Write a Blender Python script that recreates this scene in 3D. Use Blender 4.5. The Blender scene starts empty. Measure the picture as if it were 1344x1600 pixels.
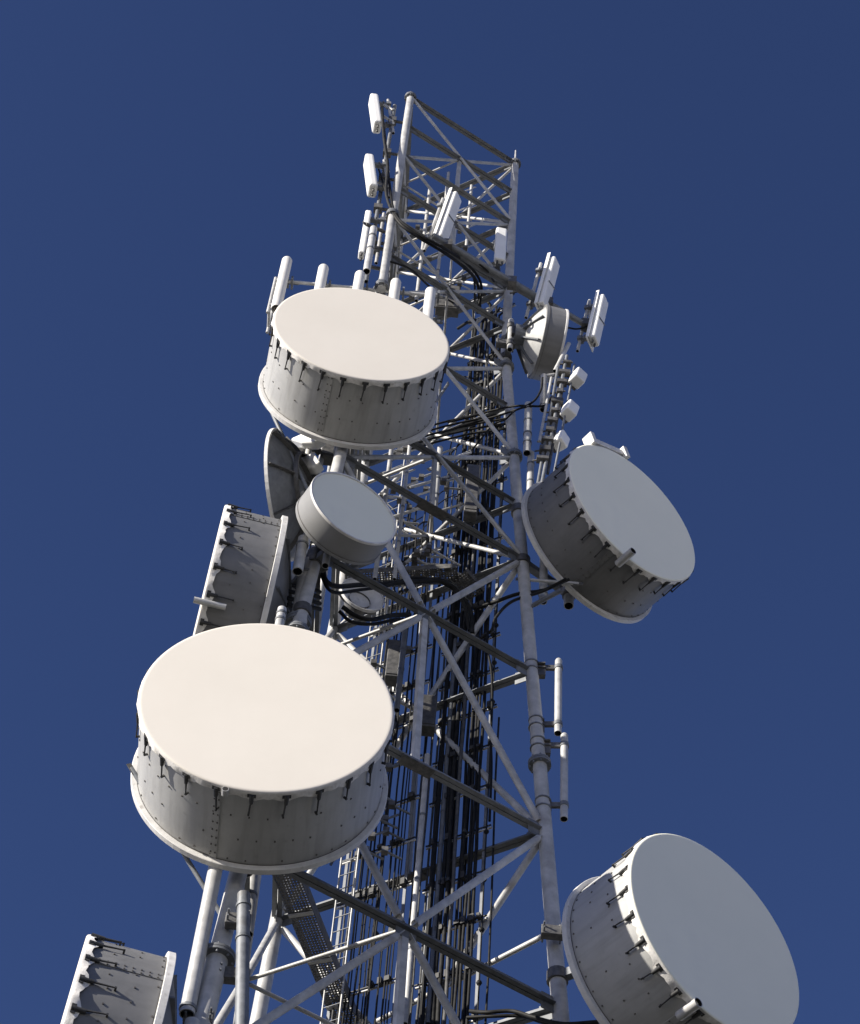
import bpy, math, random
from mathutils import Vector as V, Matrix
random.seed(7)
R = math.radians
SC = bpy.context.scene
COL = SC.collection
S = 1.5
CAMZ = 1.6

# ------------------------------------------------------------------ camera
FPX, PITCH, ROLL = 3419.0, R(55.432), R(5.474)
CX, CY = 672.0, 800.0
FW = V((0, math.cos(PITCH), math.sin(PITCH)))
RT0 = V((1, 0, 0)); UP0 = RT0.cross(FW)
RT = RT0*math.cos(ROLL) + UP0*math.sin(ROLL)
UP = -RT0*math.sin(ROLL) + UP0*math.cos(ROLL)
CAM = V((0, 0, CAMZ))

def ray(px, py):
    return FW + RT*((px-CX)/FPX) + UP*((CY-py)/FPX)
def at(px, py, Y):
    d = ray(px, py); return CAM + d*(Y/d.y)
def atz(px, py, z):
    d = ray(px, py); return CAM + d*((z-CAMZ)/d.z)

cd = bpy.data.cameras.new('camera')
cam = bpy.data.objects.new('camera', cd); COL.objects.link(cam)
cam.matrix_world = Matrix((( RT.x, UP.x, -FW.x, 0), (RT.y, UP.y, -FW.y, 0), (RT.z, UP.z, -FW.z, CAMZ), (0, 0, 0, 1)))
cd.sensor_fit = 'HORIZONTAL'; cd.sensor_width = 36; cd.lens = FPX/1344*36
cd.clip_start = 0.1; cd.clip_end = 20000
SC.camera = cam

# ------------------------------------------------------------------ materials
MATS = {}
def new_mat(name):
    m = bpy.data.materials.new(name); m.use_nodes = True
    nt = m.node_tree; b = nt.nodes['Principled BSDF']
    MATS[name] = m
    return m, nt, b
def mottled(name, c1, c2, scale=6, rough=(.4, .65), metal=0.0, bump=0.0, detail=5, streak=None, rnd=.12, spec=.5, dirt=None):
    """two-tone noise, per-object brightness shift, roughness noise; streak = (scale, amount, colour) of vertical dirt runs"""
    m, nt, b = new_mat(name); N = nt.nodes; L = nt.links
    tc = N.new('ShaderNodeTexCoord')
    n1 = N.new('ShaderNodeTexNoise'); n1.inputs['Scale'].default_value = scale; n1.inputs['Detail'].default_value = detail
    n1.inputs['Roughness'].default_value = .62
    L.new(tc.outputs['Object'], n1.inputs['Vector'])
    cr = N.new('ShaderNodeValToRGB'); e = cr.color_ramp.elements
    e[0].position = .32; e[0].color = (*c1, 1); e[1].position = .68; e[1].color = (*c2, 1)
    L.new(n1.outputs['Fac'], cr.inputs['Fac'])
    col = cr.outputs['Color']
    if streak:
        mp = N.new('ShaderNodeMapping'); mp.inputs['Scale'].default_value = streak[0]
        n2 = N.new('ShaderNodeTexNoise'); n2.inputs['Scale'].default_value = 1; n2.inputs['Detail'].default_value = 6
        L.new(tc.outputs['Object'], mp.inputs['Vector']); L.new(mp.outputs['Vector'], n2.inputs['Vector'])
        r2 = N.new('ShaderNodeValToRGB'); r2.color_ramp.elements[0].position = .47; r2.color_ramp.elements[1].position = .72
        r2.color_ramp.elements[1].color = (streak[1],)*3 + (1,)
        L.new(n2.outputs['Fac'], r2.inputs['Fac'])
        mx = N.new('ShaderNodeMixRGB'); L.new(r2.outputs['Color'], mx.inputs['Fac']); L.new(col, mx.inputs['Color1'])
        mx.inputs['Color2'].default_value = (*streak[2], 1); col = mx.outputs['Color']
    if dirt:
        n3 = N.new('ShaderNodeTexNoise'); n3.inputs['Scale'].default_value = dirt[0]; n3.inputs['Detail'].default_value = 8
        L.new(tc.outputs['Object'], n3.inputs['Vector'])
        r3 = N.new('ShaderNodeValToRGB'); r3.color_ramp.elements[0].position = dirt[3]; r3.color_ramp.elements[1].position = dirt[3]+.12
        r3.color_ramp.elements[1].color = (dirt[1],)*3 + (1,)
        L.new(n3.outputs['Fac'], r3.inputs['Fac'])
        mx = N.new('ShaderNodeMixRGB'); L.new(r3.outputs['Color'], mx.inputs['Fac']); L.new(col, mx.inputs['Color1'])
        mx.inputs['Color2'].default_value = (*dirt[2], 1); col = mx.outputs['Color']
    if rnd:
        oi = N.new('ShaderNodeObjectInfo'); mr = N.new('ShaderNodeMapRange')
        mr.inputs['To Min'].default_value = 1-rnd; mr.inputs['To Max'].default_value = 1+rnd
        L.new(oi.outputs['Random'], mr.inputs['Value'])
        mu = N.new('ShaderNodeVectorMath'); mu.operation = 'SCALE'
        L.new(col, mu.inputs[0]); L.new(mr.outputs['Result'], mu.inputs['Scale']); col = mu.outputs['Vector']
    L.new(col, b.inputs['Base Color'])
    mr = N.new('ShaderNodeMapRange'); mr.inputs['To Min'].default_value = rough[0]; mr.inputs['To Max'].default_value = rough[1]
    L.new(n1.outputs['Fac'], mr.inputs['Value']); L.new(mr.outputs['Result'], b.inputs['Roughness'])
    b.inputs['Metallic'].default_value = metal; b.inputs['Specular IOR Level'].default_value = spec
    if bump:
        bp = N.new('ShaderNodeBump'); bp.inputs['Strength'].default_value = bump; bp.inputs['Distance'].default_value = .02
        L.new(n1.outputs['Fac'], bp.inputs['Height']); L.new(bp.outputs['Normal'], b.inputs['Normal'])
    return m

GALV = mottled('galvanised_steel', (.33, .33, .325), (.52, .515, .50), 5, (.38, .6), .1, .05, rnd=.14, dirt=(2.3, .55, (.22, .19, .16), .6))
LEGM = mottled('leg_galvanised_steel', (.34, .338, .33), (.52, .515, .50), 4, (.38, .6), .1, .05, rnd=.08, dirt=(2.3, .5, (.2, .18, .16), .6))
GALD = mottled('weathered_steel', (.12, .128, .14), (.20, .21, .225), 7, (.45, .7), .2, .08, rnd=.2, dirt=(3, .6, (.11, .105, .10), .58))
CLAMP = mottled('dark_clamp_steel', (.07, .07, .07), (.16, .155, .15), 12, (.45, .7), .4, rnd=.25)
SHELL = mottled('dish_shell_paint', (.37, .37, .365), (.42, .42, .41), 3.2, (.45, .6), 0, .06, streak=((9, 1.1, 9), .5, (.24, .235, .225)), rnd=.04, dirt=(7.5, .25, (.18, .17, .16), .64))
SHELLD = mottled('dish_shell_shade_tone', (.145, .147, .15), (.18, .18, .182), 3.2, (.45, .6), 0, .06, streak=((9, 1.1, 9), .5, (.12, .12, .118)), rnd=.04, dirt=(5.5, .4, (.10, .098, .095), .62))  # darkened copy of the shell paint, drum shade put into the colour
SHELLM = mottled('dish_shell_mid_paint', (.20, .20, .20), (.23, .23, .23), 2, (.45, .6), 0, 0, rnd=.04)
SPRING = mottled('spring_dark_steel', (.018, .018, .018), (.05, .05, .05), 12, (.5, .7), .1, rnd=.2)
RING = mottled('dish_ring_paint', (.56, .55, .53), (.70, .69, .67), 6, (.4, .6), 0, .05, rnd=.05, dirt=(9, .5, (.28, .26, .23), .62))
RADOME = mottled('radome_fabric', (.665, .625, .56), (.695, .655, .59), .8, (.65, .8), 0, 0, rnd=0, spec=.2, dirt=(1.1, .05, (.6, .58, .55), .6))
RADOME_LIFT = mottled('radome_fabric_lifted', (.87, .86, .73), (.91, .895, .76), .7, (.65, .8), 0, 0, rnd=0, spec=.2, dirt=(1.0, .1, (.62, .62, .61), .58))  # radome colour lightened to stand in for light on shaded faces
RADOME_LIFT_SMALL = mottled('radome_fabric_lifted_small', (.80, .80, .68), (.83, .83, .71), .8, (.6, .75), 0, 0, rnd=0, spec=.2, dirt=(1.3, .1, (.45, .45, .45), .58))  # raised, yellowed radome tone in place of light on the small dish
LIP = mottled('radome_edge_fabric', (.58, .565, .54), (.78, .76, .73), 14, (.55, .8), 0, .3, rnd=.03, dirt=(11, .5, (.36, .34, .31), .58))
WHITE = mottled('antenna_white', (.78, .775, .75), (.86, .855, .83), 3, (.3, .45), 0, 0, rnd=.05)
CREAM = mottled('fibreglass_tube', (.60, .585, .55), (.70, .69, .66), 4, (.4, .55), 0, 0, rnd=.07)
BLACK = mottled('cable_black', (.008, .008, .008), (.022, .022, .022), 9, (.5, .7), 0, .1, rnd=.3, spec=.15)
GREYC = mottled('cable_grey', (.04, .04, .04), (.09, .09, .09), 9, (.4, .6), 0, .1, rnd=.3, spec=.3)
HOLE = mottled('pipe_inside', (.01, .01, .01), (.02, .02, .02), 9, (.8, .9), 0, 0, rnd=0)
RIVET = mottled('rivet_steel', (.08, .075, .07), (.16, .15, .14), 20, (.4, .6), .3, 0, rnd=0)
PALE = mottled('pale_bounce_ground', (.60, .58, .53), (.74, .72, .67), .02, (.9, 1), 0, 0, detail=10, rnd=0)
GROUND = mottled('dark_ground_added', (.012, .015, .009), (.032, .031, .024), .06, (.9, 1), 0, 0, detail=10, rnd=0)

# ------------------------------------------------------------------ mesh builder
def frame(d):
    d = d.normalized()
    a = V((0, 0, 1)) if abs(d.z) < .95 else V((0, 1, 0))
    x = d.cross(a).normalized(); y = x.cross(d).normalized()
    return x, y, d

class MB:
    def __init__(s): s.v = []; s.f = []; s.m = []; s.sm = []
    def add(s, vs, fs, mi=0, smooth=False):
        o = len(s.v); s.v += [V(p) for p in vs]
        for f in fs: s.f.append([i+o for i in f]); s.m.append(mi); s.sm.append(smooth)
    def tube(s, p, q, r, r2=None, n=12, caps=True, mi=0, hollow=False):
        p = V(p); q = V(q); r2 = r if r2 is None else r2
        x, y, d = frame(q-p); vs = []
        for c, rr in ((p, r), (q, r2)):
            for i in range(n):
                a = 2*math.pi*i/n; vs.append(c + x*(rr*math.cos(a)) + y*(rr*math.sin(a)))
        s.add(vs, [[i, (i+1) % n, n+(i+1) % n, n+i] for i in range(n)], mi, True)
        if caps:
            if hollow:
                s.openend(p, -d, r, x, y, n); s.openend(q, d, r2, x, y, n)
            else:
                s.add(vs[:n], [list(range(n))[::-1]], mi); s.add(vs[n:], [list(range(n))], mi)
        return s
    def openend(s, c, d, r, x, y, n):
        ri = r*.84; dep = r*2.2
        A = [c + x*(r*math.cos(2*math.pi*i/n)) + y*(r*math.sin(2*math.pi*i/n)) for i in range(n)]
        B = [c + x*(ri*math.cos(2*math.pi*i/n)) + y*(ri*math.sin(2*math.pi*i/n)) for i in range(n)]
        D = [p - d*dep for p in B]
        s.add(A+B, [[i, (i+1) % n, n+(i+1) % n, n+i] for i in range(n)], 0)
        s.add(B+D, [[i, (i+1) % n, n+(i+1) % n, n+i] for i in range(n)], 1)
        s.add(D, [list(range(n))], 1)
    def path(s, pts, r, n=8, mi=0):
        pts = [V(p) for p in pts]; rings = []
        x, y, d = frame(pts[1]-pts[0])
        for i, p in enumerate(pts):
            t = (pts[min(i+1, len(pts)-1)] - pts[max(i-1, 0)]).normalized()
            x = (x - t*x.dot(t)).normalized(); y = t.cross(x)
            rings.append([p + x*(r*math.cos(2*math.pi*k/n)) + y*(r*math.sin(2*math.pi*k/n)) for k in range(n)])
        vs = [v for rg in rings for v in rg]; m = len(rings)
        s.add(vs, [[j*n+i, j*n+(i+1) % n, (j+1)*n+(i+1) % n, (j+1)*n+i] for j in range(m-1) for i in range(n)], mi, True)
        s.add(rings[0], [list(range(n))[::-1]], mi); s.add(rings[-1], [list(range(n))], mi)
        return s
    def obox(s, c, ax, ay, az, mi=0):
        """box, centre c and three half-extent vectors"""
        c = V(c); vs = [c + ax*i + ay*j + az*k for k in (-1, 1) for j in (-1, 1) for i in (-1, 1)]
        s.add(vs, [[0, 2, 3, 1], [4, 5, 7, 6], [0, 1, 5, 4], [2, 6, 7, 3], [0, 4, 6, 2], [1, 3, 7, 5]], mi)
        return s
    def box(s, a, b, mi=0):
        a = V(a); b = V(b); c = (a+b)/2; h = (b-a)/2
        return s.obox(c, V((h.x, 0, 0)), V((0, h.y, 0)), V((0, 0, h.z)), mi)
    def bar(s, p, q, w, h, up=V((0, 0, 1)), off=(0, 0), mi=0):
        """rectangular bar from p to q: w across, h along up"""
        p = V(p); q = V(q); d = (q-p); l = d.length/2; d.normalize()
        sx = d.cross(up)
        if sx.length < 1e-3: sx = d.cross(V((0, 1, 0)))
        sx.normalize(); u = sx.cross(d).normalized()
        return s.obox((p+q)/2 + sx*off[0] + u*off[1], d*l, sx*(w/2), u*(h/2), mi)
    def lathe(s, prof, n=48, mi=0, axis='y', smooth=True, c=V((0, 0, 0))):
        """prof: (radius, along) pairs; axis along local y"""
        vs = []; m = len(prof)
        for r, t in prof:
            for i in range(n):
                a = 2*math.pi*i/n
                p = (r*math.cos(a), t, r*math.sin(a)) if axis == 'y' else (r*math.cos(a), r*math.sin(a), t)
                vs.append(V(p)+c)
        s.add(vs, [[j*n+i, j*n+(i+1) % n, (j+1)*n+(i+1) % n, (j+1)*n+i] for j in range(m-1) for i in range(n)], mi, smooth)
        return s
    def build(s, name, mats, parent=None, local=False, bevel=0):
        me = bpy.data.meshes.new(name)
        off = V((0, 0, 0))
        if parent is not None and not local:
            o = parent
            while o is not None: off += o.location; o = o.parent
        me.from_pydata([tuple(v-off) for v in s.v], [], s.f)
        if not isinstance(mats, (list, tuple)): mats = [mats]
        for m in mats: me.materials.append(m)
        if HOLE not in mats and 1 in s.m and len(mats) == 1: me.materials.append(HOLE)
        me.polygons.foreach_set('material_index', s.m)
        me.polygons.foreach_set('use_smooth', s.sm)
        me.update()
        import bmesh
        bm = bmesh.new(); bm.from_mesh(me); bmesh.ops.recalc_face_normals(bm, faces=bm.faces); bm.to_mesh(me); bm.free()
        ob = bpy.data.objects.new(name, me); COL.objects.link(ob)
        if parent is not None: ob.parent = parent
        if bevel:
            bv = ob.modifiers.new('bevel', 'BEVEL'); bv.width = bevel; bv.segments = 3; bv.limit_method = 'ANGLE'; bv.angle_limit = R(40)
            bv.harden_normals = False
        return ob

def tag(o, label=None, cat=None, group=None, kind=None):
    if label: o['label'] = label
    if cat: o['category'] = cat
    if group: o['group'] = group
    if kind: o['kind'] = kind
    return o
def thing(name, loc, label, cat, group=None, rot=(0, 0, 0)):
    o = bpy.data.objects.new(name, None); COL.objects.link(o); o.location = loc; o.rotation_euler = rot
    o.empty_display_size = .3
    return tag(o, label, cat, group)
def copy_tree(o, parent=None):
    c = o.copy(); COL.objects.link(c); c.parent = parent
    for ch in list(o.children): copy_tree(ch, c)
    return c
def catmull(pts, k=8):
    pts = [V(p) for p in pts]; P = [pts[0]*2-pts[1]] + pts + [pts[-1]*2-pts[-2]]; out = []
    for i in range(1, len(P)-2):
        a, b, c, d = P[i-1:i+3]
        for j in range(k):
            t = j/k; out.append(.5*((2*b) + (c-a)*t + (2*a-5*b+4*c-d)*t*t + (3*b-a-3*c+d)*t**3))
    return out + [pts[-1]]

# ------------------------------------------------------------------ tower geometry
TC = V((-.33*S, 15.232*S, 0)); TH = 28.775
LV = [32.08, 31.03, 29.98, 28.87, 27.89, 26.81, 25.70, 24.66, 23.49, 22.41, 21.24, 19.10, 16.52, 14.17, 11.5, 8.6, 5.4, 1.8]
LZ = [z*S + CAMZ for z in LV]
ZB = 26.034*S + CAMZ
def half(z): return (2.0*S + .119*max(0, ZB-z))/math.sqrt(3)
def leg(i, z, out=0.0):
    a = R(TH + (210, 330, 90)[i]); r = half(z)+out
    return V((TC.x + r*math.cos(a), TC.y + r*math.sin(a), z))
A, B, C = 0, 1, 2
def mid(i, j, z): return (leg(i, z)+leg(j, z))/2

tower = thing('lattice_tower', TC, 'tall triangular galvanised steel lattice tower carrying all the dishes and antennas', 'tower')
def leg_r(z): return (.088 + .0012*(LZ[0]-z)) if z > 12.75*S+CAMZ else .142
flz = [LZ[0], LZ[4], LZ[6], LZ[8], (LZ[11]+LZ[12])/2-.35, 12.75*S+CAMZ, LZ[15]]
for i in range(3):
    m = MB(); zs = [0.05, ZB, LZ[0]+.02] if i != B else [0.05, ZB, LZ[0]]
    zj = 12.75*S+CAMZ
    m.tube(leg(i, zs[0]), leg(i, zj), .142, .142, n=24)
    m.tube(leg(i, zj), leg(i, zs[1]), leg_r(zj+.01), leg_r(zs[1]), n=20)
    m.tube(leg(i, zs[1]), leg(i, zs[2]), leg_r(zs[1]), leg_r(zs[2]), n=20)
    lo = m.build('leg', LEGM, tower)
    for z in flz:
        p = leg(i, z); d = (leg(i, z+.3)-leg(i, z-.3)).normalized(); r = leg_r(z)
        f = MB(); f.tube(p-d*.045, p-d*.004, r*1.62, n=20); f.tube(p+d*.004, p+d*.045, r*1.62, n=20)
        x, y, _ = frame(d)
        for k in range(8):
            a = 2*math.pi*k/8; c = p + (x*math.cos(a)+y*math.sin(a))*r*1.38
            f.tube(c-d*.085, c+d*.085, .016, n=6)
        f.build('flange', GALD, lo)
# lightning rod on the right leg
m = MB(); m.tube(leg(B, LZ[0]), leg(B, LZ[0]+.75), .025, .018, n=8); m.build('lightning_rod', GALV, tower)

FACES = ((A, B), (B, C), (A, C))
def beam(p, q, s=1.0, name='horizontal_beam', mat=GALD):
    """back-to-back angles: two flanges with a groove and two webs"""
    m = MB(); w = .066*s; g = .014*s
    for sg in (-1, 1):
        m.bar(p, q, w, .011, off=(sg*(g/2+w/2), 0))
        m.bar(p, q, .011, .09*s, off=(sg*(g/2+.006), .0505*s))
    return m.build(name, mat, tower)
skip = {6, 8}
for n, z in enumerate(LZ):
    sc = 1.0 if n <= 10 else 1.12
    for (i, j) in FACES:
        if n in skip and (i, j) != (A, C): continue
        p, q = leg(i, z), leg(j, z); d = (q-p).normalized(); r = leg_r(z)
        beam(p + d*r, q - d*r, sc)
# X bracing
bounds = [0, 2, 4, 6, 8, 10, 12, 14, 16]
mids = {0: 1, 2: 3, 4: 5, 6: 7, 8: 9, 10: 11, 12: 13, 14: 15, 16: 17}
for n in bounds[:-1]:
    z0, zm, z1 = LZ[n], LZ[n+1], LZ[n+2]
    big = n >= 10; rr = .058 if big else (.036 if n < 6 else .042)
    for (i, j) in FACES:
        nm = V((leg(i, z0)+leg(j, z0))/2 - TC); nm.z = 0; nm.normalize()
        cen = mid(i, j, zm)
        for (a, b, o) in ((i, j, .035), (j, i, -.035)):
            if not big:
                p, q = leg(a, z0), leg(b, z1); d = (q-p).normalized()
                m = MB(); m.tube(p + d*.1 + nm*o, q - d*.1 + nm*o, rr, n=10)
                m.build('diagonal_brace', GALV, tower)
            else:
                m = MB()
                for (p, q) in ((leg(a, z0), cen), (cen, leg(b, z1))):
                    d = (q-p).normalized()
                    P = p + d*.14; Q = q - d*.14
                    m.tube(P + d*.1, Q - d*.1, rr, n=14)
                    for e, f in ((P, d), (Q, -d)):
                        m.bar(e - f*.05, e + f*.13, .014, rr*1.9, up=nm)
                m.build('diagonal_brace', GALV, tower)
        # gusset plate in the middle and vertical hanger to the beam below
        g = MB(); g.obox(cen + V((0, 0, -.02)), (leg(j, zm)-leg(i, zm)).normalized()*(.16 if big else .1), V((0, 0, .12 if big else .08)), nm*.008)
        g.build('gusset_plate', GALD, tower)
        if True:
            lo = mid(i, j, z1)
            m = MB(); t = (leg(j, zm)-leg(i, zm)).normalized(); w = .1 if big else .07
            if n not in (4, 6):
                m.bar(cen - V((0, 0, .05)), lo, w, .01, up=nm, off=(0, 0))
                m.bar(cen - V((0, 0, .05)), lo, .01, w, up=nm, off=(w/2, -w/2+.004))
                m.build('vertical_hanger', GALV, tower)
            if n in (8, 10, 12):
                # bolted doubler bracket at the hanger foot
                k = MB(); k.bar(lo - t*.28 - V((0, 0, .04)), lo + t*.28 - V((0, 0, .04)), .2, .02)
                k.build('hanger_foot', CLAMP, tower)
# inner triangle at the middle of each panel
for n in [1, 3, 5, 7, 9, 11, 13]:
    z = LZ[n]+.03
    ms = [mid(A, B, z), mid(B, C, z), mid(A, C, z)]
    for k in range(3):
        p, q = ms[k], ms[(k+1) % 3]; d = (q-p).normalized()
        m = MB(); m.tube(p + d*.1, q - d*.1, .032 if n > 8 else .024, n=10); m.build('inner_strut', GALV, tower)
    # leg gusset plates
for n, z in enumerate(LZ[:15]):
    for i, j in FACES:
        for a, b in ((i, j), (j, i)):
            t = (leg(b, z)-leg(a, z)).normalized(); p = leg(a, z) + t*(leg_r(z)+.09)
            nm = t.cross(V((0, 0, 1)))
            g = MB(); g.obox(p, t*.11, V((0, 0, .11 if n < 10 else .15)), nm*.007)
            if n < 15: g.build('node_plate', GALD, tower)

# ------------------------------------------------------------------ ladders, racks, feeder cables
BCd = (leg(C, 20)-leg(B, 20)).normalized()
rk0 = at(763, 1283, 23.25); rk0.z = 0
def rack(name, s0, s1, off, zt, zb, step, label, rail=.02, mat=GALV):
    nrm = V((-BCd.y, BCd.x, 0))
    if nrm.y > 0: nrm = -nrm
    o = rk0 + nrm*off
    th = thing(name, V((o.x, o.y, zb)), label, 'cable rack')
    for sN in (s0, s1):
        p = o + BCd*sN
        m = MB(); m.bar(V((p.x, p.y, zb)), V((p.x, p.y, zt)), .05, .02, up=nrm); m.build('rail', GALD, th)
    z = zb + .3; m = MB()
    while z < zt:
        p = o + BCd*(s0-.12); q = o + BCd*(s1+.12)
        m = MB(); m.tube(V((p.x, p.y, z)), V((q.x, q.y, z)), rail, n=8); m.build('rung', mat, th)
        m = MB(); sp = s0; n0 = V((nrm.x, nrm.y, 0))
        m.bar(V((p.x, p.y, z+.03)) + n0*.03, V((q.x, q.y, z+.03)) + n0*.03, .02, .02)
        while sp < s1:
            c = o + BCd*sp; w = random.uniform(.02, .05)
            if random.random() < .45: m.obox(V((c.x, c.y, z+.03)) + n0*.05, BCd*w, n0*.05, V((0, 0, random.uniform(.03, .07))))
            sp += random.uniform(.08, .16)
        if z > 12: m.build('cable_hanger', SPRING, th)
        z += step
    return o, nrm
GF = 'black feeder cables running up the inside of the tower'
def feeders(o, nrm, s0, s1, n, rads, zt, zb, lab, depth=-.05, grey=.15):
    for k in range(n):
        sN = s0 + (s1-s0)*(k+.5)/n + random.uniform(-.012, .012)
        r = random.choice(rads); dd = depth + random.choice((0, 0, .06, -.06))
        zt2 = zt - random.uniform(0, 2.5)*random.uniform(.2, 1)
        p = o + BCd*sN - nrm*dd; pts = []; z = zb
        while z < zt2:
            pts.append(V((p.x + random.uniform(-.014, .014), p.y + random.uniform(-.014, .014), z))); z += random.uniform(.9, 1.5)
        # top turns off the rack
        e = p + BCd*random.uniform(-.5, .5); pts.append(V((p.x, p.y, zt2))); pts.append(V((e.x, e.y + random.uniform(-.4, .4), zt2+.35)))
        m = MB(); m.path(catmull(pts, 2), r, n=7)
        ob = m.build('feeder_cable', GREYC if random.random() < grey else BLACK)
        # origin at foot
        tag(ob, lab, 'cable', GF)
zfoot = .1
oR, nR = rack('cable_rack', .05, .95, 0, LZ[3], zfoot, .98, 'steel cable rack with short lit rungs beneath the right half of the black cables')
oL, nL = rack('cable_rack', 1.25, 2.35, .25, LZ[9], zfoot, .98, 'steel cable rack with bright rungs behind the left group of thin cables')
lR = 'thick black feeder cable bunched on the right hand cable rack'
lL = 'thin black feeder cable evenly spaced on the left hand cable rack'
lM = 'black feeder cable hanging between the two cable racks'
feeders(oR, nR, .12, .95, 12, (.024, .03, .036), LZ[4]+.6, zfoot, lR)
feeders(oR, nR, .2, .9, 6, (.018, .03), LZ[5], zfoot, lR, depth=.12)
feeders(oR, nR, .98, 1.3, 6, (.014, .02), LZ[7], zfoot, lM, grey=.5)
feeders(oL, nL, 1.28, 2.32, 17, (.011, .016, .016), LZ[8], zfoot, lL)
# lone cable at the right end of the rungs
p = rk0 + BCd*(-.1)
pts = [V((p.x + random.uniform(-.02, .02), p.y, z)) for z in [zfoot, 6, 12, 18, 20, 22, 24, 26, 28, 29.5]]
m = MB(); m.path(catmull(pts, 4), .017, n=8)
tag(m.build('feeder_cable', BLACK), 'lone wavy black cable hanging right of the main cable rack', 'cable', GF)
p = rk0 + BCd*.03 + V((0, -.1, 0))
m = MB(); m.tube(V((p.x, p.y, zfoot)), V((p.x, p.y, LZ[5])), .012, n=6)
for k in range(22):
    z = 12+k*1.05
    m.lathe([(.001, .045), (.03, .035), (.045, 0), (.03, -.035), (.001, -.045)], n=10, axis='z', c=V((p.x, p.y, z)))
tag(m.build('safety_line', BLACK), 'thin fall arrest line strung with round black stops right of the cables', 'safety line')

# climbing ladder
def ladder(base, top, w, wdir, label, step=.3, r=.009):
    th = thing('climbing_ladder', base, label, 'ladder')
    d = top-base; L = d.length; d.normalize()
    for sg in (-1, 1):
        m = MB(); m.bar(base + wdir*sg*w/2, top + wdir*sg*w/2, .035, .015, up=wdir); m.build('rail', GALV, th)
    k = 0
    while k*step < L-.1:
        c = base + d*(k*step+.15); m = MB(); m.tube(c - wdir*w/2, c + wdir*w/2, r, n=6); m.build('rung', GALD, th); k += 1
lt = at(548, 1330, 23.7)
ladder(V((lt.x, lt.y, 13.0)), V((lt.x, lt.y, LZ[5])), .3, BCd, 'narrow climbing ladder left of the thin cables inside the tower')

# ------------------------------------------------------------------ perforated trays
def perf_tray(p, q, w, label, lip=.2, name='perforated_walkway', up=V((0, 0, 1))):
    th = thing(name, p, label, 'walkway')
    d = (q-p); L = d.length; d.normalize(); sx = d.cross(up).normalized(); u = sx.cross(d)
    for sg in (-1, 1):
        m = MB(); m.bar(p, q, .012, lip, up=u, off=(sg*w/2, lip/2)); m.build('side_rail', CLAMP if sg > 0 else GALD, th)
    m = MB(); nx = int(w/.045); ny = int(L/.05)
    for i in range(1, nx):
        x = -w/2 + w*i/nx; m.bar(p, q, .026, .004, up=u, off=(x, .01))
    for j in range(ny):
        c = p + d*(L*(j+.5)/ny); m.bar(c - sx*w/2, c + sx*w/2, .026, .004, up=u, off=(0, .0125))
    m.build('perforated_deck', CLAMP, th)
    k = int(L/1.1); m = MB()
    for j in range(1, k+1):
        c = p + d*(L*j/(k+1)); m.bar(c - sx*w/2, c + sx*w/2, .05, .03, up=u, off=(0, -.02))
    m.build('cross_member', GALV, th)
    return th
zt = LZ[13]+.9
perf_tray(atz(440, 1352, zt), atz(556, 1640, zt), .36, 'perforated steel walkway sloping past the foot of the big lower left dish')
z2 = LZ[10]-.55
perf_tray(atz(540, 909, z2), atz(716, 899, z2), .34, 'perforated steel platform edge inside the tower below the small grey dish', .12)
perf_tray(atz(716, 899, z2), atz(745, 932, z2), .34, 'short angled perforated platform piece at the right end of the platform', .12)

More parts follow.
